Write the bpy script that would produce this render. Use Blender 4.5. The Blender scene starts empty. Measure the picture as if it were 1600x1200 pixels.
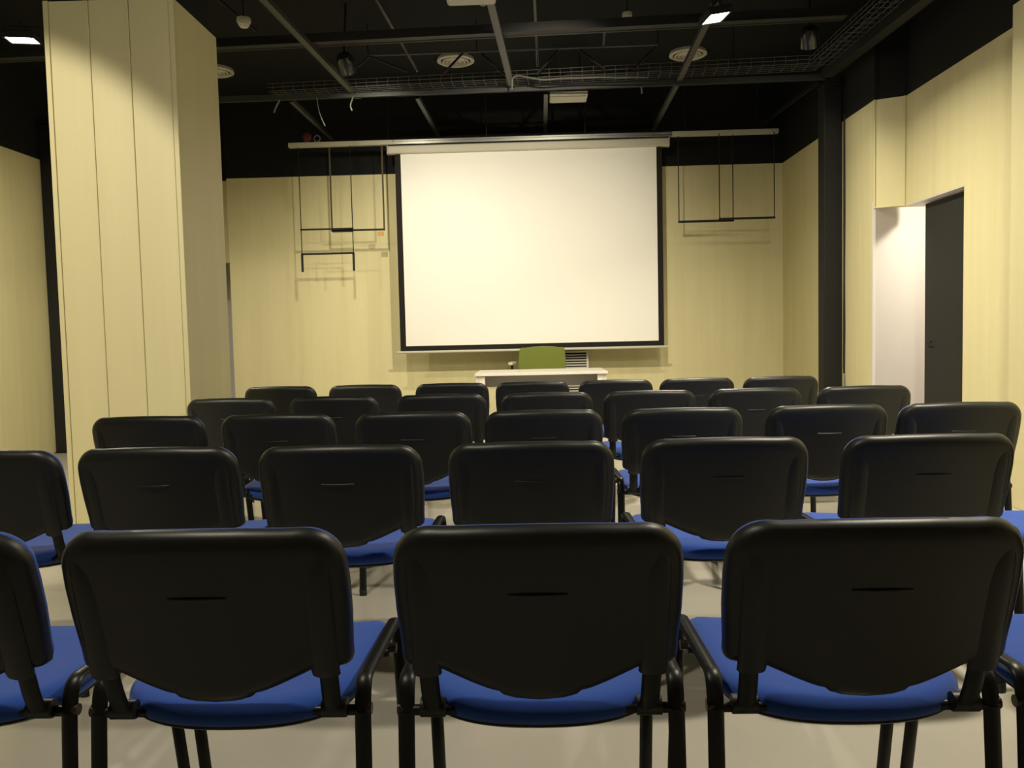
import bpy, bmesh, math, random
from mathutils import Vector, Matrix
random.seed(4)
S = bpy.context.scene
C = S.collection
PI = math.pi

# ------------------------------------------------------------------ camera
F = 1300.0                                   # focal length in pixels of a 1600 wide frame
CAM = Vector((0.0, 0.0, 1.135))
fwd = Vector((35, -78, F)).normalized()      # depth direction (+Y of the room) in image axes
up = Vector((-0.023, -1.0, (-78 + 0.8) / F)).normalized()
up = (up - fwd * up.dot(fwd)).normalized()
# image axes (x right, y down, z forward): right-handed world X = Y x Z
xw = Vector((1, 0, 0)); xw = (xw - fwd * xw.dot(fwd) - up * xw.dot(up)).normalized()
IMG2W = Matrix((xw, fwd, up))                # rows: world axes expressed in image axes
cd = bpy.data.cameras.new('camera'); cam = bpy.data.objects.new('camera', cd); C.objects.link(cam)
cd.sensor_fit = 'HORIZONTAL'; cd.sensor_width = 36.0; cd.lens = 36.0 * F / 1600.0
cd.clip_start = 0.05; cd.clip_end = 60
R = Matrix((IMG2W @ Vector((1, 0, 0)), IMG2W @ Vector((0, -1, 0)), IMG2W @ Vector((0, 0, -1)))).transposed()
cam.matrix_world = Matrix.Translation(CAM) @ R.to_4x4()
S.camera = cam


def at(px, py, y=None, z=None, x=None):
    d = IMG2W @ Vector((px - 800, py - 600, F))
    t = (y / d.y) if y is not None else ((z - CAM.z) / d.z if z is not None else x / d.x)
    return CAM + d * t


# ------------------------------------------------------------------ world and exposure
w = bpy.data.worlds.new('world'); S.world = w; w.use_nodes = True
w.node_tree.nodes['Background'].inputs[0].default_value = (1.0, 0.9, 0.75, 1)
w.node_tree.nodes['Background'].inputs[1].default_value = 0.014
S.view_settings.view_transform = 'Standard'; S.view_settings.look = 'None'
S.view_settings.gamma = 1.0; S.view_settings.exposure = 0.0; S.view_settings.use_curve_mapping = False
WARM = (1.0, 0.90, 0.70)
# lamps: name, location, aim point, watts, spread(deg)
FLOODS = [
    ((1.34, 6.12, 3.36), (1.9, 6.2, 0.0), 74, 135, 'white floodlight glaring beside the long ceiling beam right of centre'),
    ((-3.68, 6.10, 3.36), (-3.7, 6.2, 0.0), 75, 165, 'white floodlight glaring at the left behind the panelled column'),
    ((4.0, 6.75, 2.48), (3.5, 7.3, 0.8), 22, 160, 'unseen fill light added in the side passage behind the dark grey door'),  # added out of sight to brighten the white passage wall
    ((-1.3, 1.2, 3.36), (-1.6, 3.4, 0.0), 34, 155, 'unseen fill light added left of the camera over the nearest row'),  # general fill, added to lift the shaded top of the left column
    ((1.8, 2.7, 3.36), (2.0, 3.6, 0.0), 88, 150, 'ceiling floodlight right of the camera over the second row'),
]
SPOTS = [
    ((0.3, 5.0, 3.36), (-.1, 9.45, 1.7), 150, 62, 1.0, 'black round spotlight over the fourth row, aimed at the screen'),
    ((-1.53, 7.15, 3.40), (-1.3, 9.9, 1.3), 38, 96, .9, 'black round spotlight above the left of the screen, aimed at the front wall'),
    ((2.26, 6.9, 3.40), (2.9, 8.9, 1.2), 7, 80, .9, 'black round spotlight at the right by the bend of the cable tray'),
    ((-3.3, 1.6, 3.36), (-3.2, 4.73, 1.25), 88, 54, .25, 'black round spotlight at the left of the camera, aimed at the panelled column'),
]

# ------------------------------------------------------------------ materials
def mat(name, col, rough=0.5, spec=0.5, metal=0.0, bump=None, emit=None, fn=None, sheen=0.0, coat=0.0):
    m = bpy.data.materials.new(name); m.use_nodes = True
    nt = m.node_tree; b = nt.nodes['Principled BSDF']
    b.inputs['Base Color'].default_value = (*col, 1); b.inputs['Roughness'].default_value = rough
    b.inputs['Specular IOR Level'].default_value = spec; b.inputs['Metallic'].default_value = metal
    b.inputs['Sheen Weight'].default_value = sheen
    b.inputs['Coat Weight'].default_value = coat
    if emit:
        b.inputs['Emission Color'].default_value = (*emit[0], 1); b.inputs['Emission Strength'].default_value = emit[1]
    if bump:
        sc, st, dist = bump
        tc = nt.nodes.new('ShaderNodeTexCoord'); n = nt.nodes.new('ShaderNodeTexNoise')
        n.inputs['Scale'].default_value = sc; n.inputs['Detail'].default_value = 3
        nt.links.new(tc.outputs['Object'], n.inputs['Vector'])
        bp = nt.nodes.new('ShaderNodeBump'); bp.inputs['Strength'].default_value = st; bp.inputs['Distance'].default_value = dist
        nt.links.new(n.outputs['Fac'], bp.inputs['Height']); nt.links.new(bp.outputs['Normal'], b.inputs['Normal'])
    if fn: fn(nt, b)
    return m


def streaks(c1, c2, sx=9.0, pitch=0.6):
    """vertical wood-like streaks and a thin seam every `pitch` metres along the horizontal"""
    def f(nt, b):
        N = nt.nodes.new; L = nt.links.new
        tc = N('ShaderNodeTexCoord'); sep = N('ShaderNodeSeparateXYZ'); L(tc.outputs['Object'], sep.inputs[0])
        h = N('ShaderNodeMath'); h.operation = 'ADD'; L(sep.outputs['X'], h.inputs[0]); L(sep.outputs['Y'], h.inputs[1])
        cmb = N('ShaderNodeCombineXYZ'); L(h.outputs[0], cmb.inputs[0])
        zz = N('ShaderNodeMath'); zz.operation = 'MULTIPLY'; zz.inputs[1].default_value = 0.06; L(sep.outputs['Z'], zz.inputs[0]); L(zz.outputs[0], cmb.inputs[2])
        n = N('ShaderNodeTexNoise'); n.inputs['Scale'].default_value = sx; n.inputs['Detail'].default_value = 5; n.inputs['Roughness'].default_value = 0.6
        L(cmb.outputs[0], n.inputs['Vector'])
        r = N('ShaderNodeValToRGB'); r.color_ramp.elements[0].position = 0.3; r.color_ramp.elements[1].position = 0.72
        r.color_ramp.elements[0].color = (*c1, 1); r.color_ramp.elements[1].color = (*c2, 1)
        L(n.outputs['Fac'], r.inputs[0])
        # seams
        md = N('ShaderNodeMath'); md.operation = 'PINGPONG'; md.inputs[1].default_value = pitch / 2; L(h.outputs[0], md.inputs[0])
        lt = N('ShaderNodeMath'); lt.operation = 'LESS_THAN'; lt.inputs[1].default_value = 0.0022; L(md.outputs[0], lt.inputs[0])
        mx = N('ShaderNodeMix'); mx.data_type = 'RGBA'; L(r.outputs[0], mx.inputs[6]); mx.inputs[7].default_value = (c1[0] * .7, c1[1] * .7, c1[2] * .62, 1)
        ml = N('ShaderNodeMath'); ml.operation = 'MULTIPLY'; ml.inputs[1].default_value = 0.22; L(lt.outputs[0], ml.inputs[0]); L(ml.outputs[0], mx.inputs[0])
        L(mx.outputs[2], b.inputs['Base Color'])
    return f


def floor_fn(nt, b):
    N = nt.nodes.new; L = nt.links.new
    tc = N('ShaderNodeTexCoord'); n = N('ShaderNodeTexNoise'); n.inputs['Scale'].default_value = 1.6; n.inputs['Detail'].default_value = 6
    L(tc.outputs['Object'], n.inputs['Vector'])
    r = N('ShaderNodeValToRGB'); r.color_ramp.elements[0].position = .3; r.color_ramp.elements[1].position = .7
    r.color_ramp.elements[0].color = (.43, .405, .35, 1); r.color_ramp.elements[1].color = (.50, .475, .415, 1)
    L(n.outputs['Fac'], r.inputs[0]); L(r.outputs[0], b.inputs['Base Color'])
    n2 = N('ShaderNodeTexNoise'); n2.inputs['Scale'].default_value = 5; L(tc.outputs['Object'], n2.inputs['Vector'])
    mr = N('ShaderNodeMapRange'); mr.inputs['To Min'].default_value = .14; mr.inputs['To Max'].default_value = .28
    L(n2.outputs['Fac'], mr.inputs[0]); L(mr.outputs[0], b.inputs['Roughness'])


M = {}
M['panel'] = mat('cream_wall_panel', (.7, .6, .3), .55, .3, fn=streaks((.66, .60, .335), (.72, .66, .385)))
M['column'] = mat('cream_column_panel', (.7, .6, .3), .5, .35, fn=streaks((.67, .61, .345), (.72, .66, .385), 7, 40.0))
M['white'] = mat('white_paint', (.74, .70, .68), .6, .3, bump=(60, .05, .002))
M['blackwall'] = mat('black_paint', (.008, .0085, .0075), .8, .25, bump=(40, .1, .003))
M['ceil'] = mat('black_ceiling', (.007, .008, .0075), .85, .2, bump=(30, .1, .003))
M['beam'] = mat('dark_grey_steel', (.038, .039, .036), .5, .4, bump=(50, .06, .001))
M['beamblack'] = mat('black_steel', (.010, .010, .0095), .6, .3, bump=(50, .05, .001))
M['wire'] = mat('galvanised_wire', (.085, .085, .08), .5, .4, .3, bump=(80, .04, .001))
M['floor'] = mat('polished_grey_floor', (.42, .4, .35), .2, .5, fn=floor_fn)
M['plastic'] = mat('black_chair_plastic', (.0112, .0124, .0116), .42, .5, bump=(420, .25, .0006))
M['tube'] = mat('black_powder_coated_tube', (.007, .008, .0078), .38, .35, bump=(300, .08, .0004))
M['blue'] = mat('blue_upholstery', (.028, .085, .40), .9, .12, sheen=.25, bump=(600, .5, .0008))
M['bolt'] = mat('dark_bolt', (.05, .035, .025), .35, .5, .3, bump=(200, .05, .0005))
M['screen'] = mat('matte_screen_fabric', (.86, .84, .78), .85, .15, bump=(300, .05, .0005))
M['border'] = mat('black_screen_border', (.012, .010, .008), .7, .2, bump=(200, .05, .0005))
M['rail'] = mat('cream_white_metal', (.52, .50, .40), .4, .4, bump=(60, .03, .0005))
M['chrome'] = mat('polished_aluminium', (.45, .45, .40), .22, .5, .9, bump=(60, .03, .0005))
M['desk'] = mat('white_laminate', (.78, .74, .64), .4, .4, bump=(90, .03, .0005))
M['deskgrey'] = mat('grey_laminate', (.42, .40, .38), .5, .4, bump=(90, .03, .0005))
M['green'] = mat('olive_green_mesh', (.15, .18, .035), .85, .15, sheen=.2, bump=(500, .5, .0008))
M['fixture'] = mat('off_white_plastic', (.48, .46, .38), .5, .4, bump=(90, .03, .0005))
M['dark'] = mat('dark_gap', (.01, .01, .01), .8, .2, bump=(90, .03, .0005))
M['door'] = mat('dark_grey_door', (.022, .022, .018), .7, .25, bump=(70, .1, .001))
M['slat'] = mat('light_grille_metal', (.62, .60, .52), .45, .4, bump=(90, .03, .0005))
M['red'] = mat('red_plastic', (.10, .010, .010), .5, .4, bump=(90, .03, .0005))
M['lens'] = mat('lit_led_panel', (.9, .9, .9), .3, .5, emit=((1.0, .97, .9), 26))
M['orange'] = mat('tan_wood_block', (.55, .33, .10), .6, .3, bump=(90, .03, .0005))
M['strap'] = mat('grey_brown_strap', (.10, .085, .05), .7, .2, bump=(90, .03, .0005))
M['cable'] = mat('pale_cable', (.16, .16, .14), .5, .4, bump=(90, .03, .0005))
M['glass'] = mat('dark_glass', (.02, .02, .02), .08, .6, bump=(20, .01, .0005))

# ------------------------------------------------------------------ helpers
def build(name, bm, m, parent=None, smooth=True, bevel=0.0):
    bmesh.ops.recalc_face_normals(bm, faces=bm.faces[:])
    me = bpy.data.meshes.new(name); bm.to_mesh(me); bm.free()
    o = bpy.data.objects.new(name, me); C.objects.link(o)
    for mm in (m if isinstance(m, (list, tuple)) else [m]): me.materials.append(mm)
    if smooth:
        for p in me.polygons: p.use_smooth = True
        me.set_sharp_from_angle(angle=math.radians(38))
    if bevel:
        b = o.modifiers.new('bevel', 'BEVEL'); b.width = bevel; b.segments = 2; b.limit_method = 'ANGLE'
    if parent: o.parent = parent
    return o


def tag(o, label, cat, group=None):
    o['label'] = label; o['category'] = cat
    if group: o['group'] = group
    return o


def struct(name, bm, m, **k):
    o = build(name, bm, m, **k); o['kind'] = 'structure'; return o


def empty(name, loc, rz=0.0, label=None, cat=None, group=None):
    o = bpy.data.objects.new(name, None); C.objects.link(o); o.location = loc; o.rotation_euler = (0, 0, rz)
    o.empty_display_size = .1
    if label: tag(o, label, cat, group)
    return o


def box(bm, x0, x1, y0, y1, z0, z1, mi=0, T=None):
    vs = [Vector((x, y, z)) for x in (x0, x1) for y in (y0, y1) for z in (z0, z1)]
    if T: vs = [T @ v for v in vs]
    v = [bm.verts.new(c) for c in vs]
    for f in ((0, 1, 3, 2), (4, 6, 7, 5), (0, 4, 5, 1), (2, 3, 7, 6), (0, 2, 6, 4), (1, 5, 7, 3)):
        fa = bm.faces.new([v[i] for i in f]); fa.material_index = mi
    return bm


def B(*a, **k): return box(bmesh.new(), *a, **k)


def prism(bm, pts, z0, z1, mi=0):
    a = [bm.verts.new((p[0], p[1], z0)) for p in pts]; b = [bm.verts.new((p[0], p[1], z1)) for p in pts]
    n = len(pts)
    for i in range(n):
        j = (i + 1) % n; bm.faces.new((a[i], a[j], b[j], b[i])).material_index = mi
    bm.faces.new(a[::-1]).material_index = mi; bm.faces.new(b).material_index = mi
    return bm


def rounded(pts, r, seg=5):
    """round the inner corners of a 3-D polyline"""
    P = [Vector(p) for p in pts]; out = [P[0]]
    for i in range(1, len(P) - 1):
        a, b, c = P[i - 1], P[i], P[i + 1]
        rr = min(r, (a - b).length * .48, (c - b).length * .48)
        p0 = b + (a - b).normalized() * rr; p2 = b + (c - b).normalized() * rr
        for k in range(seg + 1):
            t = k / seg; out.append(p0 * (1 - t) ** 2 + b * 2 * t * (1 - t) + p2 * t * t)
    out.append(P[-1]); return out


def sweep(bm, pts, rx, ry, side=(1, 0, 0), n=12, cap=True, mi=0):
    """oval tube: rx is measured along `side`, ry across it"""
    P = [Vector(p) for p in pts]; side = Vector(side); rings = []
    for i, p in enumerate(P):
        t = (P[min(i + 1, len(P) - 1)] - P[max(i - 1, 0)]).normalized()
        s = (side - t * side.dot(t))
        if s.length < 1e-4: s = t.orthogonal()
        s.normalize(); u = t.cross(s)
        rings.append([bm.verts.new(p + s * (rx * math.cos(a)) + u * (ry * math.sin(a))) for a in [2 * PI * k / n for k in range(n)]])
    for a, b in zip(rings, rings[1:]):
        for k in range(n):
            bm.faces.new((a[k], a[(k + 1) % n], b[(k + 1) % n], b[k])).material_index = mi
    if cap:
        bm.faces.new(rings[0][::-1]).material_index = mi; bm.faces.new(rings[-1]).material_index = mi
    return bm


def wire(bm, pts, r, n=6, mi=0): return sweep(bm, pts, r, r, (.31, .27, .91), n, True, mi)


def lathe(bm, prof, n=32, T=None, mi=0):
    rings = []
    for r, z in prof:
        rings.append([bm.verts.new((T or Matrix.Identity(4)) @ Vector((max(r, 1e-4) * math.cos(2 * PI * k / n), max(r, 1e-4) * math.sin(2 * PI * k / n), z))) for k in range(n)])
    for a, b in zip(rings, rings[1:]):
        for k in range(n): bm.faces.new((a[k], a[(k + 1) % n], b[(k + 1) % n], b[k])).material_index = mi
    bm.faces.new(rings[0][::-1]).material_index = mi; bm.faces.new(rings[-1]).material_index = mi
    return bm


def resample(pts, n):
    P = [Vector((p[0], p[1])) for p in pts]; P.append(P[0].copy())
    L = [0]
    for a, b in zip(P, P[1:]): L.append(L[-1] + (b - a).length)
    out = []; j = 0
    for i in range(n):
        s = L[-1] * i / n
        while L[j + 1] < s: j += 1
        t = (s - L[j]) / max(L[j + 1] - L[j], 1e-9); out.append(P[j].lerp(P[j + 1], t))
    return out


def pad(bm, outline, prof, fmap, inner=(.8, .6, .4, .2)):
    """closed cushion: prof = [(inset, w)...] from the front rim round to the back rim"""
    n = len(outline)
    nor = []
    area = sum(outline[i].x * outline[(i + 1) % n].y - outline[(i + 1) % n].x * outline[i].y for i in range(n))
    sg = 1 if area > 0 else -1
    for i in range(n):
        t = (outline[(i + 1) % n] - outline[i - 1]).normalized(); nor.append(Vector((-t.y, t.x)) * sg)
    cx = sum((p for p in outline), Vector((0, 0))) / n
    rings = []
    def ring(fn, w): rings.append([bm.verts.new(fmap(*fn(i), w)) for i in range(n)])
    i0, w0 = prof[0]; i1, w1 = prof[-1]
    for s in reversed(inner): ring(lambda i: (cx + (outline[i] + nor[i] * i0 - cx) * s)[:], w0)
    for ins, w in prof: ring(lambda i: (outline[i] + nor[i] * ins)[:], w)
    for s in inner: ring(lambda i: (cx + (outline[i] + nor[i] * i1 - cx) * s)[:], w1)
    for a, b in zip(rings, rings[1:]):
        for k in range(n): bm.faces.new((a[k], a[(k + 1) % n], b[(k + 1) % n], b[k]))
    for r, w in ((rings[0], w0), (rings[-1], w1)):
        c = bm.verts.new(fmap(cx.x, cx.y, w))
        for k in range(n): bm.faces.new((r[k], r[(k + 1) % n], c))
    return bm


def arc(cx, cy, r, a0, a1, n=8, ry=None):
    ry = ry or r
    return [(cx + r * math.cos(math.radians(a0 + (a1 - a0) * k / n)), cy + ry * math.sin(math.radians(a0 + (a1 - a0) * k / n))) for k in range(n + 1)]


# ------------------------------------------------------------------ the room
ZB, ZC = 3.05, 3.95           # top of the cream panels, ceiling
XL, XR, YB = -5.07, 2.92, -3.2
fl = struct('floor', B(-6.2, 5.2, YB - .2, 11.6, -.12, 0), M['floor'], smooth=False)
cl = struct('ceiling', B(-6.2, 5.2, YB - .2, 11.6, ZC, ZC + .12), M['ceil'], smooth=False)


def wall(name, bm, bm2=None, m='panel', m2='blackwall'):
    o = struct(name, bm, M[m], smooth=False)
    if bm2:
        c = build('upper_band', bm2, M[m2], parent=o, smooth=False); c['kind'] = 'structure'
    return o


# front wall, turned one degree
FW = [(-3.60, 9.86), (XR + .02, 9.875)]
def slab(pts, z0, z1): return prism(bmesh.new(), pts, z0, z1)
fq = [FW[0], FW[1], (FW[1][0] + .2, 10.05), (-3.60, 10.1)]
wall('wall_front', slab(fq, 0, ZB), slab([(FW[0][0], FW[0][1] - .002), (FW[1][0], FW[1][1] - .002), fq[2], fq[3]], ZB, ZC))
# recess with a passage left of the front wall
wb = bmesh.new(); box(wb, XL, -4.5, 10.0, 10.1, 0, ZB); box(wb, -4.5, -3.6, 10.0, 10.1, 2.08, ZB)
wall('wall_recess', wb, B(XL, -3.6, 9.99, 10.1, ZB, ZC))
struct('wall_passage', B(XL, -2.9, 11.2, 11.3, 0, ZC), M['white'], smooth=False)
# left wall
wall('wall_left', B(XL - .15, XL, YB, 11.3, 0, ZB), B(XL - .15, XL + .001, YB, 11.3, ZB, ZC))
# right wall: thin far stretch, boxed end over the passage, near stretch with the door opening
X2 = 3.145
wall('wall_right', box(B(XR, XR + .01, 7.30, 9.9, 0, 2.2), XR, XR + .14, 7.27, 9.9, 2.2, ZB), B(XR - .001, XR + .14, 7.25, 9.9, ZB, ZC))
nb = bmesh.new(); box(nb, X2, X2 + .30, YB, 6.21, 0, ZB); box(nb, X2, X2 + .30, 6.21, 7.16, 2.145, ZB)
wall('wall_right_near', nb, B(X2 - .001, X2 + .3, YB, 7.15, ZB, ZC))
wall('trim_1', slab([(XR, 7.27), (X2 + .001, 7.16), (X2 + .30, 7.16), (X2 + .30, 7.27)], 2.145, ZB),
     slab([(XR - .001, 7.269), (X2, 7.159), (X2 + .30, 7.159), (X2 + .30, 7.27)], ZB, ZC)).name = 'wall_boxed_end'
tr = bmesh.new()
for a, b in (((XR + .004, 7.262), (0, 0)), ((X2 - .012, 7.162), (0, 0))):
    sweep(tr, [(a[0], a[1], 2.14), (a[0], a[1], ZB)], .007, .007)
sweep(tr, [(XR, 7.265, 2.145), (X2, 7.157, 2.145)], .007, .007, (0, 0, 1))
struct('trim_1', tr, M['column'])
struct('wall_side_passage', slab([(XR + .0005, 7.275), (XR + .02, 7.275), (3.57, 7.72), (4.6, 7.72), (4.6, 7.85), (3.5, 7.85), (XR + .02, 7.4), (XR + .0005, 7.299)], 0, 3.0), M['white'], smooth=False)
struct('wall_passage_end', B(4.5, 4.6, 5.9, 7.72, 0, 3.0), M['white'], smooth=False)
struct('trim_2', B(X2 + .30, 4.6, 5.95, 7.7, 2.62, 2.7), M['white'], smooth=False)
struct('trim_3', B(X2 + .002, X2 + .30, 6.215, 7.16, 2.137, 2.1449), M['white'], smooth=False)
# dark door leaf in the opening
dr = B(3.225, 3.268, 6.214, 6.98, .004, 2.125)
d1 = struct('door_1', dr, M['door'], smooth=False)
hb = bmesh.new(); sweep(hb, rounded([(3.225, 6.90, 1.0), (3.19, 6.90, 1.0), (3.19, 6.80, 1.0)], .012), .007, .007, (0, 0, 1))
build('door_handle', hb, M['beamblack'], d1)
wall('wall_back', B(XL, X2 + .3, YB - .15, YB, 0, ZB), B(XL, X2 + .3, YB - .15, YB + .01, ZB, ZC))


# clad columns
def column(name, x0, x1, y0, y1, label, boards):
    r = struct(name, B(x0 + .012, x1 - .012, y0 + .012, y1 - .012, 0, ZB - .01), M['column'], smooth=False)
    # boards on the camera side
    wv = (x1 - x0 - .05) / boards
    for k in range(boards):
        a = x0 + .025 + k * wv
        build('board', B(a + .0015, a + wv - .0015, y0, y0 + .013, 0.002, ZB), M['column'], r, smooth=False, bevel=.004)
    for xx in (x0, x1):
        s = 1 if xx == x0 else -1
        xa, xb = sorted((xx - .004 * s, xx + .025 * s - .001 * s))
        build('corner_strip', B(xa, xb, y0 - .004, y0 + .02, 0.002, ZB + .004), M['column'], r, smooth=False, bevel=.003)
        build('side_panel', B(*sorted((xx, xx + .013 * s)), y0 + .022, y1, .002, ZB), M['column'], r, smooth=False)
        for c in r.children[-2:]: c['kind'] = 'structure'
    for c in r.children: c['kind'] = 'structure'
    # black upper part of the column
    u = build('upper_band', B(x0 + .03, x1 - .03, y0 + .03, y1 - .03, ZB - .01, ZC), M['blackwall'], r, smooth=False); u['kind'] = 'structure'
    return r


column('wall_column_left', -2.70, -1.972, 4.69, 5.33, '', 3)
column('wall_column_right', 2.93, X2, 4.45, 5.23, '', 1)


# black posts carrying the grid
def post(x, y, s, label, ztop):
    r = empty('black_post', (x, y, 0), 0, label, 'post', 'black posts')
    build('shaft', B(-s / 2, s / 2, -s / 2, s / 2, 0.006, ztop), M['beamblack'], r, smooth=False, bevel=.006)
    build('base_plate', B(-s / 2 - .002, s / 2 + .002, -s / 2 - .03, s / 2 + .03, 0, .008), M['beamblack'], r, smooth=False)
    build('head_plate', B(-s / 2 - .002, s / 2 + .002, -s / 2 - .03, s / 2 + .03, ztop, ztop + .02), M['beamblack'], r, smooth=False)
    return r


post(2.827, 8.06, .165, 'black square post standing at the right wall beside the screen side', 3.38)
post(-4.983, 8.66, .165, 'black square post standing at the far left wall beyond the panelled column', 3.38)
cb = bmesh.new(); wire(cb, rounded([(2.918, 7.93, 3.1), (2.914, 7.92, 2.2), (2.918, 7.93, 1.6), (2.912, 7.92, 1.15), (2.916, 7.93, .70)], .1), .012, 8)
t = tag(build('hanging_cable', cb, M['beamblack']), 'black cable hanging down the right side of the right black post', 'cable')
cb = bmesh.new(); wire(cb, rounded([(2.910, 7.92, .70), (2.905, 7.90, .62), (2.89, 7.88, .55)], .03), .004)
wire(cb, rounded([(2.914, 7.92, .70), (2.912, 7.90, .60), (2.909, 7.88, .52)], .03), .004)
build('bare_ends', cb, M['cable'], t)['label'] = 'pale loose wire ends'

# ------------------------------------------------------------------ stacking chairs
KX, KV = 1.05, 1.055
half = [(0, 0.0), (.08, .001), (.145, .004)]
half += [(x, y) for x, y in arc(.172, .071, .067, -86, -6, 8)]
half += [(.2405, .10), (.2395, .16), (.235, .225)]
half += arc(.221, .246, .014, 0, 90, 3)
half += [(.205, .262), (.185, .262), (.172, .262), (.15, .272), (.115, .288), (.085, .300), (.070, .303), (.066, .309), (.04, .3165), (.0, .3195)]
half = [(x * KX, y * KV) for x, y in half]
outl = resample(half + [(-x, y) for x, y in reversed(half[1:-1])], 132)
SL, CL = math.sin(math.radians(12)), math.cos(math.radians(12))


def backmap(u, v, wv):
    k = .50 * u * u - .006 * math.cos(v / .32 * PI)
    return Vector((u, v * SL + k - wv * CL, .82 - v * CL - wv * SL))


PITCH = .3                                     # origin of the chair: .3 m ahead of the top of its back
def sh(bm):
    bmesh.ops.translate(bm, verts=bm.verts[:], vec=(0, -PITCH, 0)); return bm


def make_chair():
    r = empty('stacking_chair', (0, 0, 0))
    # black shell of the back, mould sleeves for the uprights and the small moulded lip
    bm = pad(bmesh.new(), outl, [(.012, -.002), (.004, 0), (0, .006), (.0005, .013), (.003, .022), (.010, .029), (.020, .033), (.034, .034)], backmap)
    for s in (-1, 1):
        pts = [backmap(s * .200, v, wv) for v, wv in ((.055, .023), (.085, .0275), (.12, .0295), (.2, .030), (.272, .030), (.284, .026))]
        sweep(bm, pts, .026, .010, n=14)
    lip = [backmap(x, .118, .0335 + .003 * (1 - (x / .05) ** 2)) for x in [(-.05 + .0125 * k) for k in range(9)]]
    sweep(bm, lip, .0030, .0018, (0, 0, 1), 12)
    build('backrest', sh(bm), M['plastic'], r)
    bm = pad(bmesh.new(), outl, [(.07, -.036), (.04, -.033), (.02, -.026), (.009, -.016), (.005, -.006), (.007, .002)], backmap)
    build('back_cushion', sh(bm), M['blue'], r)
    # seat: rounded rear edge, dished
    so = [(.232 * math.copysign(abs(math.cos(a)) ** .74, math.cos(a)), .245 - .158 * abs(math.sin(a)) ** .80) for a in [math.radians(185 + 170 * k / 24) for k in range(25)]]          # rear curve (towards the sitter's back)
    so += arc(.198, .50, .038, -5, 80, 6) + [(.12, .548), (0, .553), (-.12, .548)] + arc(-.198, .50, .038, 100, 185, 6)
    so = resample(so, 110)
    def smap(u, v, wv):
        dish = -.019 * (1 - (u / .235) ** 2) * (1 - ((v - .28) / .32) ** 2)
        fr = -.030 * max(0, (v - .46) / .1) ** 2
        return Vector((u, v, .487 + dish + fr + wv - .010 * (1 - v / .5)))
    bm = pad(bmesh.new(), so, [(.045, 0.0), (.025, -.002), (.010, -.009), (.002, -.020), (0, -.030), (.004, -.040), (.012, -.045)], smap)
    build('seat', sh(bm), M['blue'], r)
    bm = pad(bmesh.new(), so, [(.014, -.043), (.012, -.050), (.02, -.055), (.03, -.056)], smap)
    build('seat_pan', sh(bm), M['plastic'], r)
    for s in (-1, 1):
        x = s * .250
        # side rail with its two bends; legs continue it
        rail = rounded([(x, .118, .44), (x, .133, .497), (x, .50, .485), (x, .522, .42)], .050, 7)
        build('side_rail', sh(sweep(bmesh.new(), rail, .0155, .0085)), M['tube'], r)
        for a, b in (((x, .118, .44), (x + s * .002, .085, .012)), ((x, .522, .42), (x + s * .002, .605, .012))):
            lg = build('leg', sh(sweep(bmesh.new(), [a, b], .0155, .0085)), M['tube'], r)
            build('foot_cap', sh(sweep(bmesh.new(), [(b[0], b[1] - .0, .028), (b[0], b[1], 0)], .0170, .0110)), M['plastic'], lg)
        # upright carrying the back
        upr = [backmap(s * .200, v, .014) for v in (.05, .12, .2, .28)]
        upr = upr + rounded([backmap(s * .200, .30, .013), (s * .199, .088, .485), (s * .198, .104, .452)], .02, 4)
        build('upright', sh(sweep(bmesh.new(), upr, .0175, .0085)), M['tube'], r)
        cl_ = bmesh.new(); sweep(cl_, [(s * .176, .114, .450), (s * .222, .114, .450)], .018, .018, (0, 0, 1), 12)
        build('clamp', sh(cl_), M['plastic'], r)
        for yy, zz in ((.122, .432), (.40, .4405)):
            cp = bmesh.new(); sweep(cp, [(s * .250, yy, zz + .012), (s * .2665, yy, zz + .012)], .011, .011, (0, 0, 1), 12)
            build('bolt_cap', sh(cp), M['bolt'], r)
    for yy, zz in ((.122, .441), (.40, .442)):
        build('crossbar', sh(sweep(bmesh.new(), [(-.250, yy, zz), (.250, yy, zz)], .010, .010, (0, 0, 1), 10)), M['tube'], r)
    return r


proto = make_chair()


def copy_tree(o, parent=None):
    c = o.copy(); C.objects.link(c); c.parent = parent
    for ch in list(o.children): copy_tree(ch, c)
    return c


ROWS = [
    ('nearest row', [(-200, 1.395, 0), (300, 1.388, 0), (836, 1.385, 0), (1376, 1.385, 0), (1915, 1.39, 0)]),
    ('second row from the camera', [(-40, 2.50, 0), (239, 2.50, 0), (527, 2.47, 0), (829, 2.465, 0), (1135, 2.475, 0), (1457, 2.46, 0), (1765, 2.46, 0)]),
    ('third row from the camera', [(229, 3.57, 0), (433, 3.55, 0), (645, 3.51, 0), (850, 3.49, 0), (1068, 3.46, 0), (1295, 3.46, 0), (1504, 3.45, 0)]),
    ('fourth row from the camera', [(361, 4.59, 0), (522, 4.57, 0), (691, 4.56, 0), (856, 4.53, 0), (1017, 4.52, 0), (1182, 4.53, 0), (1353, 4.53, 0)]),
    ('farthest row before the desk', [(440, 5.66, 0), (572, 5.64, 0), (708, 5.62, 0), (834, 5.61, 0), (964, 5.60, 0), (1091, 5.60, 0), (1222, 5.60, 0)]),
]
W7 = ['leftmost', 'second from left', 'third from left', 'middle', 'third from right', 'second from right', 'rightmost']
W5 = ['cut off by the left edge of the photo', 'left of the central one', 'central, under the middle of the photo', 'right of the central one', 'showing only its seat edge at the right margin']
first = True
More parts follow.
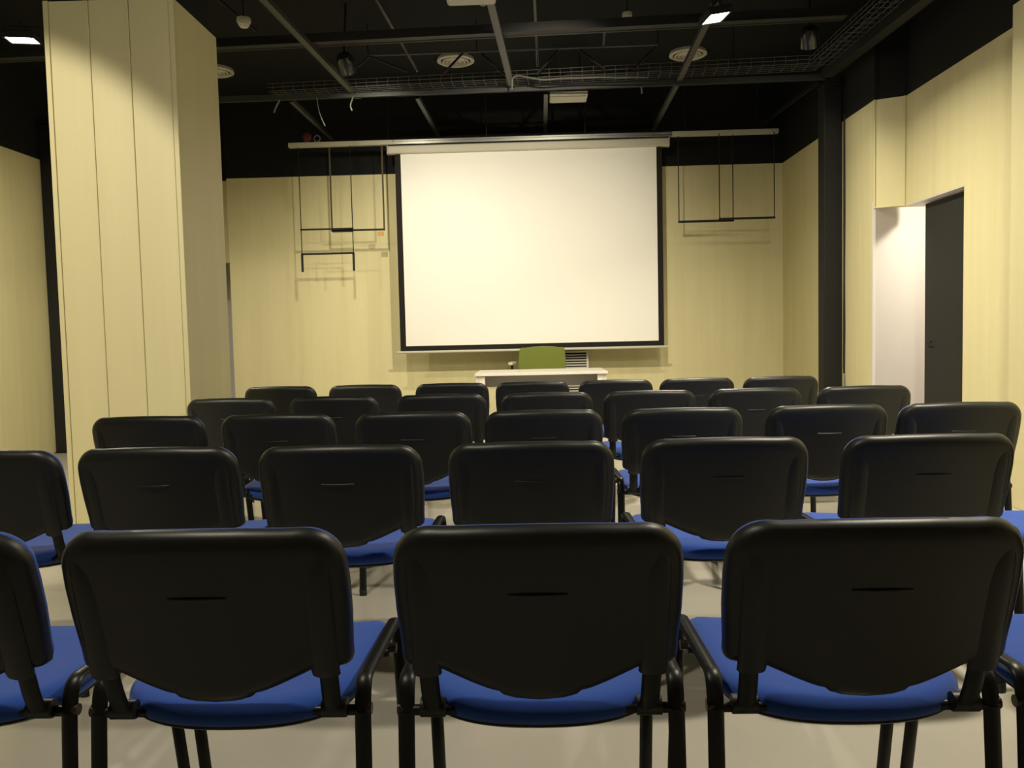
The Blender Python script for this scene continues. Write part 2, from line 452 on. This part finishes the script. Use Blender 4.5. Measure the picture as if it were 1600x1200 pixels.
for rn, cs in ROWS:
    for i, (px, d, rz) in enumerate(cs):
        p = at(px, 700, y=d)
        c = proto if first else copy_tree(proto); first = False
        p.x += 0.0
        if len(cs) == 5: lab = 'black-backed blue chair in the %s, %s' % (rn, W5[i])
        else: lab = 'black-backed blue chair, %s of the seven in the %s' % (W7[i], rn)
        a = math.radians(rz)
        c.location = (p.x - PITCH * math.sin(a), d + PITCH * math.cos(a), 0); c.rotation_euler = (0, 0, a)
        tag(c, lab, 'chair', 'stacking chairs in the ' + rn)

# ------------------------------------------------------------------ projection screen
SY = 9.45
th = 0.0
def TR(x, y, z=0): return Matrix.Translation((x, y, z)) @ Matrix.Rotation(th, 4, 'Z')
sc = empty('projection_screen', (-.035, SY, 0), th, 'large white pull-down projection screen with black border on the front wall', 'projection screen')
x0, x1, zt, zb = -1.492, 1.498, 3.215, .945
sb = bmesh.new(); box(sb, x0 + .065, x1 - .062, -.0015, .0015, zb + .085, zt)
build('screen_fabric', sb, M['screen'], sc, smooth=False)
sb = bmesh.new()
box(sb, x0, x0 + .0645, -.0018, .0018, zb + .03, zt - .02); box(sb, x1 - .0615, x1, -.0018, .0018, zb + .03, zt - .02); box(sb, x0 + .0645, x1 - .0615, -.0018, .0018, zb + .03, zb + .0845)
build('screen_border', sb, M['border'], sc, smooth=False)['label'] = 'black border'
sb = bmesh.new(); sweep(sb, [(x0 - .04, 0, zb + .015), (x1 + .04, 0, zb + .015)], .015, .012, (0, 0, 1), 12)
build('bottom_bar', sb, M['rail'], sc)['label'] = 'white bottom bar'
sb = bmesh.new()
prism_pts = None
box(sb, x0 - .075, x1 + .075, -.045, .045, zt - .03, zt + .060)
cs_ = build('case', sb, M['rail'], sc, smooth=False, bevel=.015)
for s in (x0 - .08, x1 + .07):
    build('end_cap', B(s, s + .01, -.048, .048, zt - .034, zt + .064), M['rail'], sc, smooth=False, bevel=.003)

# hanging rail above it
hr = empty('hanging_rail', (.013, 9.42, 3.303), th, 'long pale metal rail hung above the screen and past both its sides', 'rail')
xa = -2.725; xb = 2.725
for a, b, m in ((xa, x0 - .06, 'rail'), (x0 - .06, x1 + .06, 'chrome'), (x1 + .06, xb, 'rail')):
    rb = bmesh.new(); box(rb, a, b, -.03, .03, .012, .032); box(rb, a, b, -.03, -.02, -.018, .012); box(rb, a, b, .02, .03, -.018, .012)
    o = build('rail_section', rb, M[m], hr, smooth=False, bevel=.002)
    if m == 'chrome': o['label'] = 'shiny middle section'
for xx in (-2.66, -1.6, -.5, .6, 1.7, 2.5):
    rb = bmesh.new(); wire(rb, [(xx, 0, .03), (xx, 0, ZC - 3.300)], .005); build('suspension_rod', rb, M['beamblack'], hr)
rb = bmesh.new(); lathe(rb, [(.035, -.015), (.05, -.012), (.05, .012), (.035, .015)], 20, Matrix.Translation((-2.50, 9.42, 3.394)) @ Matrix.Rotation(PI / 2, 4, 'X'))
pu = tag(build('pulley', rb, M['red']), 'small dark red pulley on the left end of the hanging rail', 'pulley')
rb = bmesh.new(); wire(rb, [(-2.38 + .035 * math.cos(a), 9.38, 3.37 + .035 * math.sin(a)) for a in [k * .5 for k in range(14)]], .006)
tag(build('cable_loop', rb, M['cable']), 'small loop of grey cable on the rail beside the red pulley', 'cable')

# trapeze frames hanging from the rail
def swing(xl, xr, ybar, label, wm='beamblack', bars=((0.0, .010),), legs=0.0, y=9.42, wr=.0055, z0=3.29):
    pl = at(xl, ybar, y=y); pr = at(xr, ybar, y=y)
    mid = (pl + pr) / 2; hw = (pr.x - pl.x) / 2
    r = empty('trapeze_frame', (mid.x, y, mid.z), 0, label, 'hanging frame', 'frames hanging from the rail')
    for s in (-1, 1):
        bm = bmesh.new(); wire(bm, [(s * hw, 0, min(b[0] for b in bars)), (s * hw, 0, z0 - mid.z)], wr); build('hanger', bm, M[wm], r)
        if legs:
            bm = bmesh.new(); zz = min(b[0] for b in bars); box(bm, s * hw - .011, s * hw + .011, -.01, .01, zz - legs, zz); build('leg', bm, M['beamblack'], r, smooth=False)
    for dz, t_ in bars:
        bm = bmesh.new(); box(bm, -hw - .008, hw + .008, -t_, t_, dz - t_, dz + t_); build('bar', bm, M['beamblack'], r, smooth=False)
    return r


swing(470.5, 551, 358, 'black two-bar frame with short legs, hanging left of the screen', bars=((0, .009), (-.275, .010)), legs=.20)
b_ = swing(519, 600.5, 359.5, 'single-bar frame on brown straps hanging nearest the left edge of the screen', wm='strap', y=9.46, wr=.011)
bk = B(.20, .265, -.012, .012, -.07, -.025, ); tag(build('wood_block', bk, M['orange'], None, smooth=False), 'small tan block hanging at the right end of the brown-strapped frame', 'block')
bk_o = bpy.data.objects['wood_block']; bk_o.location = b_.location
bk_o.location.x += .02
build('thick_sleeve', B(-.29, -.06, -.016, .016, -.018, .020), M['beamblack'], b_, smooth=False)
swing(1061, 1145.5, 345.5, 'black trapeze frame hanging nearest the right edge of the screen', bars=((0, .012),), y=9.42)
swing(1124.5, 1210, 341, 'black trapeze frame hanging farthest right, by the right corner', bars=((0, .011),), y=9.36)

# ------------------------------------------------------------------ desk, green chair, grille
L_, R_ = at(741, 584, y=8.0), at(950, 579, y=8.0)
dk = empty('desk', ((L_.x + R_.x) / 2, 8.0, 0), 0, 'small white desk standing in front of the screen', 'desk')
hw = (R_.x - L_.x) / 2
build('desk_top', B(-hw, hw, 0, .82, .740, .765), M['desk'], dk, smooth=False, bevel=.003)
for s in (-1, 1):
    build('side_panel', B(*sorted((s * (hw - .012), s * (hw - .040))), .03, .75, 0, .740), M['desk'], dk, smooth=False, bevel=.002)
    build('leg_panel', B(*sorted((s * (hw - .041), s * (hw - .10))), .03, .055, 0, .740), M['desk'], dk, smooth=False, bevel=.002)
build('modesty_panel', B(-hw + .042, hw - .042, .30, .318, .615, .740), M['deskgrey'], dk, smooth=False)['label'] = 'grey rear apron'

gc = empty('office_chair', (at(848, 570, y=9.3).x, 9.36, 0), math.radians(-9), 'olive green office chair standing behind the white desk', 'office chair')
go = resample([(x, y) for x, y in [(0, 0), (.12, .004), (.20, .016)] + arc(.215, .055, .045, -75, 0, 5) + [(.268, .2), (.262, .36), (.235, .42), (0, .43)]] +
              [(-x, y) for x, y in reversed([(.12, .004), (.20, .016)] + arc(.215, .055, .045, -75, 0, 5) + [(.268, .2), (.262, .36), (.235, .42)])], 80)
def gmap(u, v, wv): return Vector((u, .02 - .10 * v + -.55 * u * u + wv, .998 - v))
build('backrest', pad(bmesh.new(), go, [(.03, -.025), (.008, -.02), (0, -.005), (.003, .01), (.02, .02)], gmap), M['green'], gc)
build('seat', pad(bmesh.new(), resample(arc(-.2, .0, .05, 90, 270, 5) and [(-.25, -.25), (.25, -.25), (.26, .2), (-.26, .2)], 60),
                  [(.04, .03), (.01, .02), (0, 0), (.01, -.03), (.03, -.035)], lambda u, v, wv: Vector((u, v - .26, .47 + wv))), M['green'], gc)
gb = bmesh.new(); wire(gb, rounded([(0, .05, .75), (0, .07, .45), (0, -.2, .42)], .06), .018, 10); build('back_support', gb, M['beamblack'], gc)
gb = bmesh.new(); lathe(gb, [(.028, .10), (.028, .30), (.018, .30), (.018, .43)], 16, Matrix.Translation((0, -.25, 0))); build('gas_column', gb, M['beamblack'], gc)
for k in range(5):
    a = k * 2 * PI / 5 + .3
    gb = bmesh.new(); sweep(gb, [(0, -.25, .11), (.28 * math.cos(a), -.25 + .28 * math.sin(a), .065)], .018, .012, (0, 0, 1)); lg = build('base_leg', gb, M['beamblack'], gc)
    gb = bmesh.new(); lathe(gb, [(.026, -.02), (.03, -.014), (.03, .014), (.026, .02)], 16, Matrix.Translation((.28 * math.cos(a), -.25 + .28 * math.sin(a), .03)) @ Matrix.Rotation(PI / 2, 4, 'X'))
    build('castor', gb, M['plastic'], lg)
for s in (-1,):
    gb = bmesh.new(); wire(gb, rounded([(s * .24, -.3, .45), (s * .30, -.27, .50), (s * .30, -.27, .80)], .05), .014, 8); ar = build('armrest', gb, M['beamblack'], gc)
    build('arm_pad', B(s * .30 - .026, s * .30 + .026, -.37, -.14, .80, .835), M['fixture'], ar, smooth=False, bevel=.01)['label'] = 'pale arm pad'

gx0 = at(862, 560, y=9.65).x; gx1 = at(919, 560, y=9.7).x
gr = empty('louvred_convector', ((gx0 + gx1) / 2, 9.64, 0), th, 'pale louvred convector cabinet at the front wall under the screen', 'convector')
hw2 = (gx1 - gx0) / 2
gb = bmesh.new(); box(gb, -hw2, -hw2 + .022, 0, .20, 0, .93); box(gb, hw2 - .022, hw2, 0, .20, 0, .93); box(gb, -hw2 + .022, hw2 - .022, 0, .20, .91, .93); box(gb, -hw2 + .022, hw2 - .022, 0, .20, 0, .06)
build('frame', gb, M['slat'], gr, smooth=False)
build('back_panel', B(-hw2 + .022, hw2 - .022, .15, .17, .06, .91), M['dark'], gr, smooth=False)
gb = bmesh.new(); z = .075
while z < .90:
    T = Matrix.Translation((0, .02, z)) @ Matrix.Rotation(math.radians(35), 4, 'X')
    box(gb, -hw2 + .022, hw2 - .022, -.011, .011, -.002, .002, T=T); z += .030
build('slats', gb, M['slat'], gr, smooth=False)

# ------------------------------------------------------------------ ceiling: beams, truss, tray
def beam(a, b, wd, hg, label, m='beam', group='ceiling grid beams', name='ceiling_beam', parent=None):
    a, b = Vector(a), Vector(b); L = (b - a).length; d = (b - a).normalized()
    T = Matrix.Translation(a) @ d.to_track_quat('X', 'Z').to_matrix().to_4x4()
    bm = bmesh.new(); t = .004
    # inverted-U profile: a web on top with two flanges
    box(bm, 0, L, -wd / 2, wd / 2, hg - t, hg, T=T); box(bm, 0, L, -wd / 2, -wd / 2 + t, 0, hg - t, T=T); box(bm, 0, L, wd / 2 - t, wd / 2, 0, hg - t, T=T)
    box(bm, 0, L, -wd / 2 + t, wd / 2 - t, .004, .008, T=T)
    o = build(name, bm, M[m], parent, smooth=False)
    if label: tag(o, label, 'beam', group)
    return o


ZG = 3.46
def cl2(p1, p2, z):
    a, b = at(*p1, z=z), at(*p2, z=z); return a, b
def ext(a, b, t): return a + (b - a) * t
# cross beams
a, b = cl2((345, 160.5), (1270, 125.5), ZG - .03); beam(ext(a, b, -.22), ext(a, b, 1.02), .032, .055, 'dark cross beam spanning the ceiling just below the cable tray')
a, b = cl2((340, 77), (1150, 36), ZG + .042); cbm = beam(ext(a, b, -.62), ext(a, b, 1.20), .10, .07, 'dark cross beam spanning the ceiling nearest the camera', m='beamblack')
d_ = Vector((-(b - a).y, (b - a).x, 0)).normalized() * .06
beam(ext(a, b, -.62) + d_, ext(a, b, 1.20) + d_, .016, .02, None, name='edge_trim', parent=cbm)
a, b = cl2((345, 160.5), (1270, 125.5), ZG - .03)
# long beams
for p1, p2, wd, ex, lab in (
        ((410, 0), (560, 155), .055, -.6, 'long grey ceiling beam nearest the left column'),
        ((765, 0), (801, 142), .055, -.8, 'long grey ceiling beam running up beside the projector'),
        ((1114, 18), (1058, 134), .05, -.6, 'long grey ceiling beam passing under the bright floodlight'),
        ((455, 160), (520, 220), .04, 0, 'short grey beam beyond the cross beam, leftmost toward the screen'),
        ((652, 155), (686, 215), .04, 0, 'short grey beam beyond the cross beam, above the left of the screen'),
        ((853, 148), (852, 210), .04, 0, 'short grey beam beyond the cross beam, above the middle of the screen'),
        ((1058, 134), (1020, 206), .045, 0, 'short grey beam beyond the cross beam, above the right of the screen'),
        ((1280, 130), (1190, 196), .03, 0, 'thin dark beam beyond the cross beam at the right corner')):
    a, b = cl2(p1, p2, ZG); beam(ext(a, b, ex), b, wd, .04, lab, m='beam' if wd > .035 else 'beamblack')
for p1, p2, lab in (((588, 0), (650, 108), 'thin grey ceiling strip left of the projector'), ((835, -5), (840, 105), 'thin grey ceiling strip right of the projector'),
                    ((345, 5), (400, 50), 'thin dark ceiling strip by the smoke detector'), ((945, 45), (943, 72), 'very short grey strip hanging above the cross truss')):
    a, b = cl2(p1, p2, 3.70); beam(ext(a, b, -.3 if p1[1] < 20 else 0), b, .022, .02, lab, group='thin ceiling strips', m='beam' if p1[0] > 400 else 'beamblack')
# right-hand edge beam along the wall
a, b = cl2((1450, 0), (1292, 122), 3.40); beam(ext(a, b, -.6), ext(a, b, 1.0), .10, .08, 'heavy black beam running along the top of the right wall', m='beamblack')

# truss
ta = at(575, 87, y=7.62); tb = at(1028, 70, y=7.60)
tz = at(800, 80, y=7.62).z
trs = empty('lattice_truss', ta, 0, 'thin black lattice truss with zigzag rods under the ceiling', 'truss')
rel = lambda p: Vector(p) - ta
bm = bmesh.new(); sweep(bm, [rel(ta), rel(tb)], .009, .009, (0, 0, 1), 8); build('top_chord', bm, M['wire'], trs)
zz = [(560, 104), (577, 88), (637, 112), (690, 118), (724, 82), (752, 84), (790, 118), (838, 116), (875, 76), (902, 76), (946, 108), (990, 108), (1027, 71)]
for p, q in zip(zz, zz[1:]):
    if abs(p[1] - q[1]) < 8: continue
    bm = bmesh.new(); sweep(bm, [rel(at(*p, y=7.62)), rel(at(*q, y=7.62))], .011, .011, (0, 0, 1), 8); build('zigzag_rod', bm, M['beamblack'], trs)
for q in ((745, 82), (575, 87), (1028, 70)):
    p = at(*q, y=7.62); bm = bmesh.new(); sweep(bm, [rel(p), rel(Vector((p.x, p.y, ZC)))], .006, .006); build('hanger', bm, M['beamblack'], trs)

# wire cable tray, runs across then turns towards the camera on the right
P0, P1, P2 = at(425, 148, z=3.47), at(1282, 104, z=3.47), at(1398, 2, z=3.47)
P3 = P1 + (P2 - P1) * 1.8
tray = empty('cable_tray', P1, 0, 'galvanised wire mesh cable tray crossing the ceiling and turning at the right', 'cable tray')
def traypart(A, Bq, nme):
    d = (Bq - A).normalized(); n = Vector((-d.y, d.x, 0)).normalized(); L = (Bq - A).length
    bm = bmesh.new()
    prof = [(-.11, .07), (-.11, .035), (-.11, 0), (-.055, 0), (0, 0), (.055, 0), (.11, 0), (.11, .035), (.11, .07)]
    for u, v in prof:
        sweep(bm, [A + n * u + Vector((0, 0, v)) - P1, Bq + n * u + Vector((0, 0, v)) - P1], .0026, .0026, (0, 0, 1), 5)
    k = 0.05
    while k < L:
        c = A + d * k - P1
        sweep(bm, [c + n * -.11 + Vector((0, 0, .07)), c + n * -.11, c + n * .11, c + n * .11 + Vector((0, 0, .07))], .0026, .0026, d, 5, False); k += .10
    return build(nme, bm, M['wire'], tray)
traypart(P0, P1, 'cross_run'); traypart(P1, P3, 'side_run')
bm = bmesh.new()
for s in range(5):
    pts = []; K = 40
    A = P0 + Vector((.6, 0, 0)) if s < 3 else ext(P0, P1, .55)
    for k in range(K + 1):
        t = k / K; q = ext(A, P1, t) if t < .6 or s % 2 else ext(A, P1, t)
        pts.append(q - P1 + Vector((0, .06 * math.sin(s * 2.1 + t * 9), .012 + .010 * s + .012 * abs(math.sin(t * 17 + s)))))
    for k in range(1, 16): pts.append(ext(P1, P3, k / 15) - P1 + Vector((.04 * math.sin(s + k), 0, .02 + .012 * s)))
    wire(bm, pts, .005, 5)
build('cables', bm, M['beamblack'], tray)
for t_ in (.15, .5, .85):
    q = ext(P0, P1, t_); bm = bmesh.new(); wire(bm, [q - P1, Vector((q.x, q.y, ZC)) - P1], .004); build('hanger', bm, M['beamblack'], tray)

# dangling cable ends
def dangle(pts, r, label, m='cable', y=None):
    if y is None: y = at(*pts[0], z=ZG - .028).y
    P = [at(px, py, y=y) for px, py in pts]
    bm = bmesh.new(); wire(bm, rounded(P, .05), r, 6); return tag(build('loose_cable', bm, M[m]), label, 'cable', 'loose cable ends')
dangle([(495, 152), (497, 168), (501, 182), (508, 197)], .005, 'pale cable end dangling from the cross beam left of the screen')
dangle([(552, 151), (547, 165), (550, 173)], .007, 'short hooked cable end dangling where the left long beam ends')
dangle([(437, 156), (430, 170), (428, 176)], .009, 'short stub of cable dangling at the left end of the cross beam')
dangle([(1002, 135), (1003, 146)], .008, 'short plug hanging from the cross beam above the right of the screen')
dangle([(640, 88), (647, 100), (652, 112)], .008, 'pale cable hook beside the thin strip left of the round diffuser', y=7.6)
dangle([(800, 140), (801, 120), (812, 118), (830, 122), (850, 125), (880, 122), (930, 121), (1010, 121)], .007, 'pale cable lying along the cable tray above the screen', y=at(835, 125, z=3.47).y - .09)

# round diffusers in the ceiling
def diffuser(px, py, lab):
    p = at(px, py, z=ZC - .03); r = empty('air_diffuser', p, 0, lab, 'air diffuser', 'round ceiling air diffusers')
    T = Matrix.Translation((0, 0, 0))
    bm = bmesh.new(); lathe(bm, [(.185, .03), (.19, .0), (.165, -.012), (.150, .0), (.150, .03)], 40); build('outer_ring', bm, M['fixture'], r)
    for ro in (.125, .088, .05):
        bm = bmesh.new(); lathe(bm, [(ro, .02), (ro + .012, -.008), (ro - .004, -.016), (ro - .016, .008), (ro - .012, .02)], 36); build('cone_ring', bm, M['fixture'], r)
    bm = bmesh.new(); lathe(bm, [(.155, .022), (.155, .029)], 36); build('throat', bm, M['dark'], r)
    bm = bmesh.new(); wire(bm, [(0, 0, -.01), (0, 0, .03)], .012); build('hub', bm, M['fixture'], r)
diffuser(712, 96, 'round cream air diffuser in the black ceiling left of centre')
diffuser(1075, 86, 'round cream air diffuser crossed by the beam under the floodlight')
diffuser(336, 113, 'round cream air diffuser half hidden by the left column')

# smoke detectors
def detector(px, py, z, s, lab):
    p = at(px, py, z=z); r = empty('smoke_detector', p, 0, lab, 'smoke detector')
    bm = bmesh.new(); lathe(bm, [(.050 * s, .035), (.052 * s, .01), (.048 * s, .0)], 28); build('base', bm, M['fixture'], r)
    bm = bmesh.new(); lathe(bm, [(.040 * s, .0), (.042 * s, -.01), (.030 * s, -.03), (.012 * s, -.036)], 28); build('sensor_head', bm, M['fixture'], r)
    bm = bmesh.new(); wire(bm, [(0, 0, .035), (0, 0, ZC - p.z)], .006); build('mounting_rod', bm, M['beamblack'], r)
detector(381, 36, 3.50, 1.0, 'white domed smoke detector on the ceiling right of the left column')
detector(980, 27, 3.72, .8, 'small flat grey detector on the ceiling between projector and floodlight')

# flat white panel above the screen
p = at(888, 155, z=3.50)
pn = empty('ceiling_panel', p, th, 'flat pale rectangular panel fixed above the middle of the screen', 'panel')
build('housing', B(-.19, .19, -.13, .13, 0, .045), M['fixture'], pn, smooth=False, bevel=.008)
build('cover', B(-.17, .17, -.11, .11, -.006, .0), M['fixture'], pn, smooth=False, bevel=.002)
for s in (-1, 1):
    build('bracket', B(s * .12 - .01, s * .12 + .01, -.01, .01, .045, ZC - p.z), M['beamblack'], pn, smooth=False)

# projector
p = at(737, 9, z=3.22)
pj = empty('projector', (p.x, p.y - .25, 3.22), th, 'white ceiling projector cut off by the top edge of the photo', 'projector')
build('body', B(-.155, .155, 0, .26, 0, .10), M['fixture'], pj, smooth=False, bevel=.02)
bm = bmesh.new(); lathe(bm, [(.034, -.004), (.038, .02), (.038, .03)], 24, Matrix.Translation((.07, .265, .05)) @ Matrix.Rotation(-PI / 2, 4, 'X')); build('lens', bm, M['glass'], pj)
build('vent', B(-.13, -.03, -.001, .004, .03, .08), M['dark'], pj, smooth=False)
build('mount_plate', B(-.06, .06, .07, .19, .10, .115), M['fixture'], pj, smooth=False)
bm = bmesh.new(); wire(bm, [(0, .13, .115), (0, .13, ZC - 3.22)], .02, 12); build('mount_pole', bm, M['fixture'], pj)
for s in (-1, 1):
    bm = bmesh.new(); lathe(bm, [(.014, -.014), (.016, 0)], 14, Matrix.Translation((s * .11, .04, 0))); build('foot', bm, M['dark'], pj)

# ------------------------------------------------------------------ lamps
def aimrot(loc, aim):
    return (Vector(aim) - Vector(loc)).to_track_quat('-Z', 'Y').to_euler()


for k, (loc, aim, watt, spread, lab) in enumerate(FLOODS):
    r = empty('floodlight', loc, 0, lab, 'floodlight', 'ceiling floodlights')
    r.rotation_euler = aimrot(loc, aim)
    bm = B(-.11, .11, -.085, .085, .005, .045)
    build('housing', bm, M['beamblack'], r, smooth=False, bevel=.006)
    build('rim', box(box(box(B(-.11, .11, -.085, -.070, -.008, .005), -.11, .11, .070, .085, -.008, .005), -.11, -.095, -.07, .07, -.008, .005), .095, .11, -.07, .07, -.008, .005), M['beamblack'], r, smooth=False)
    build('led_panel', B(-.095, .095, -.070, .070, -.003, .004), M['lens'], r, smooth=False)['label'] = 'glowing white panel'
    bm = bmesh.new(); sweep(bm, rounded([(-.12, 0, .02), (-.12, 0, .09), (.12, 0, .09), (.12, 0, .02)], .02), .012, .003, (0, 1, 0)); build('bracket', bm, M['beamblack'], r)
    bm = bmesh.new(); wire(bm, [(0, 0, .09), (0, 0, .13)], .012, 8); build('stem', bm, M['beamblack'], r)
    ld = bpy.data.lights.new('flood', 'AREA'); ld.shape = 'RECTANGLE'; ld.size = .19; ld.size_y = .14; ld.energy = watt; ld.color = WARM
    ld.spread = math.radians(spread)
    lo = bpy.data.objects.new('flood_light', ld); C.objects.link(lo); lo.parent = r; lo.location = (0, 0, -.012)

for loc, aim, watt, ang, blend, lab in SPOTS:
    r = empty('spotlight', loc, 0, lab, 'spotlight', 'black ceiling spotlights')
    r.rotation_euler = aimrot(loc, aim)
    bm = bmesh.new(); lathe(bm, [(.02, .15), (.05, .145), (.068, .12), (.075, .08), (.078, .0), (.074, .0), (.070, .05), (.01, .055)], 28); build('housing', bm, M['glass'], r)
    bm = bmesh.new(); lathe(bm, [(.068, .045), (.068, .05)], 24); build('lens', bm, M['lens'], r)
    R3 = r.rotation_euler.to_matrix().inverted()
    bm = bmesh.new(); wire(bm, [R3 @ Vector((0, 0, .0)) + Vector((0, 0, .13)), R3 @ Vector((0, 0, ZC - loc[2])) ], .010, 8); build('stem', bm, M['beamblack'], r)
    ld = bpy.data.lights.new('spot', 'SPOT'); ld.energy = watt * 4; ld.color = WARM; ld.spot_size = math.radians(ang); ld.spot_blend = blend; ld.shadow_soft_size = .03
    lo = bpy.data.objects.new('spot_light', ld); C.objects.link(lo); lo.parent = r; lo.location = (0, 0, .035)
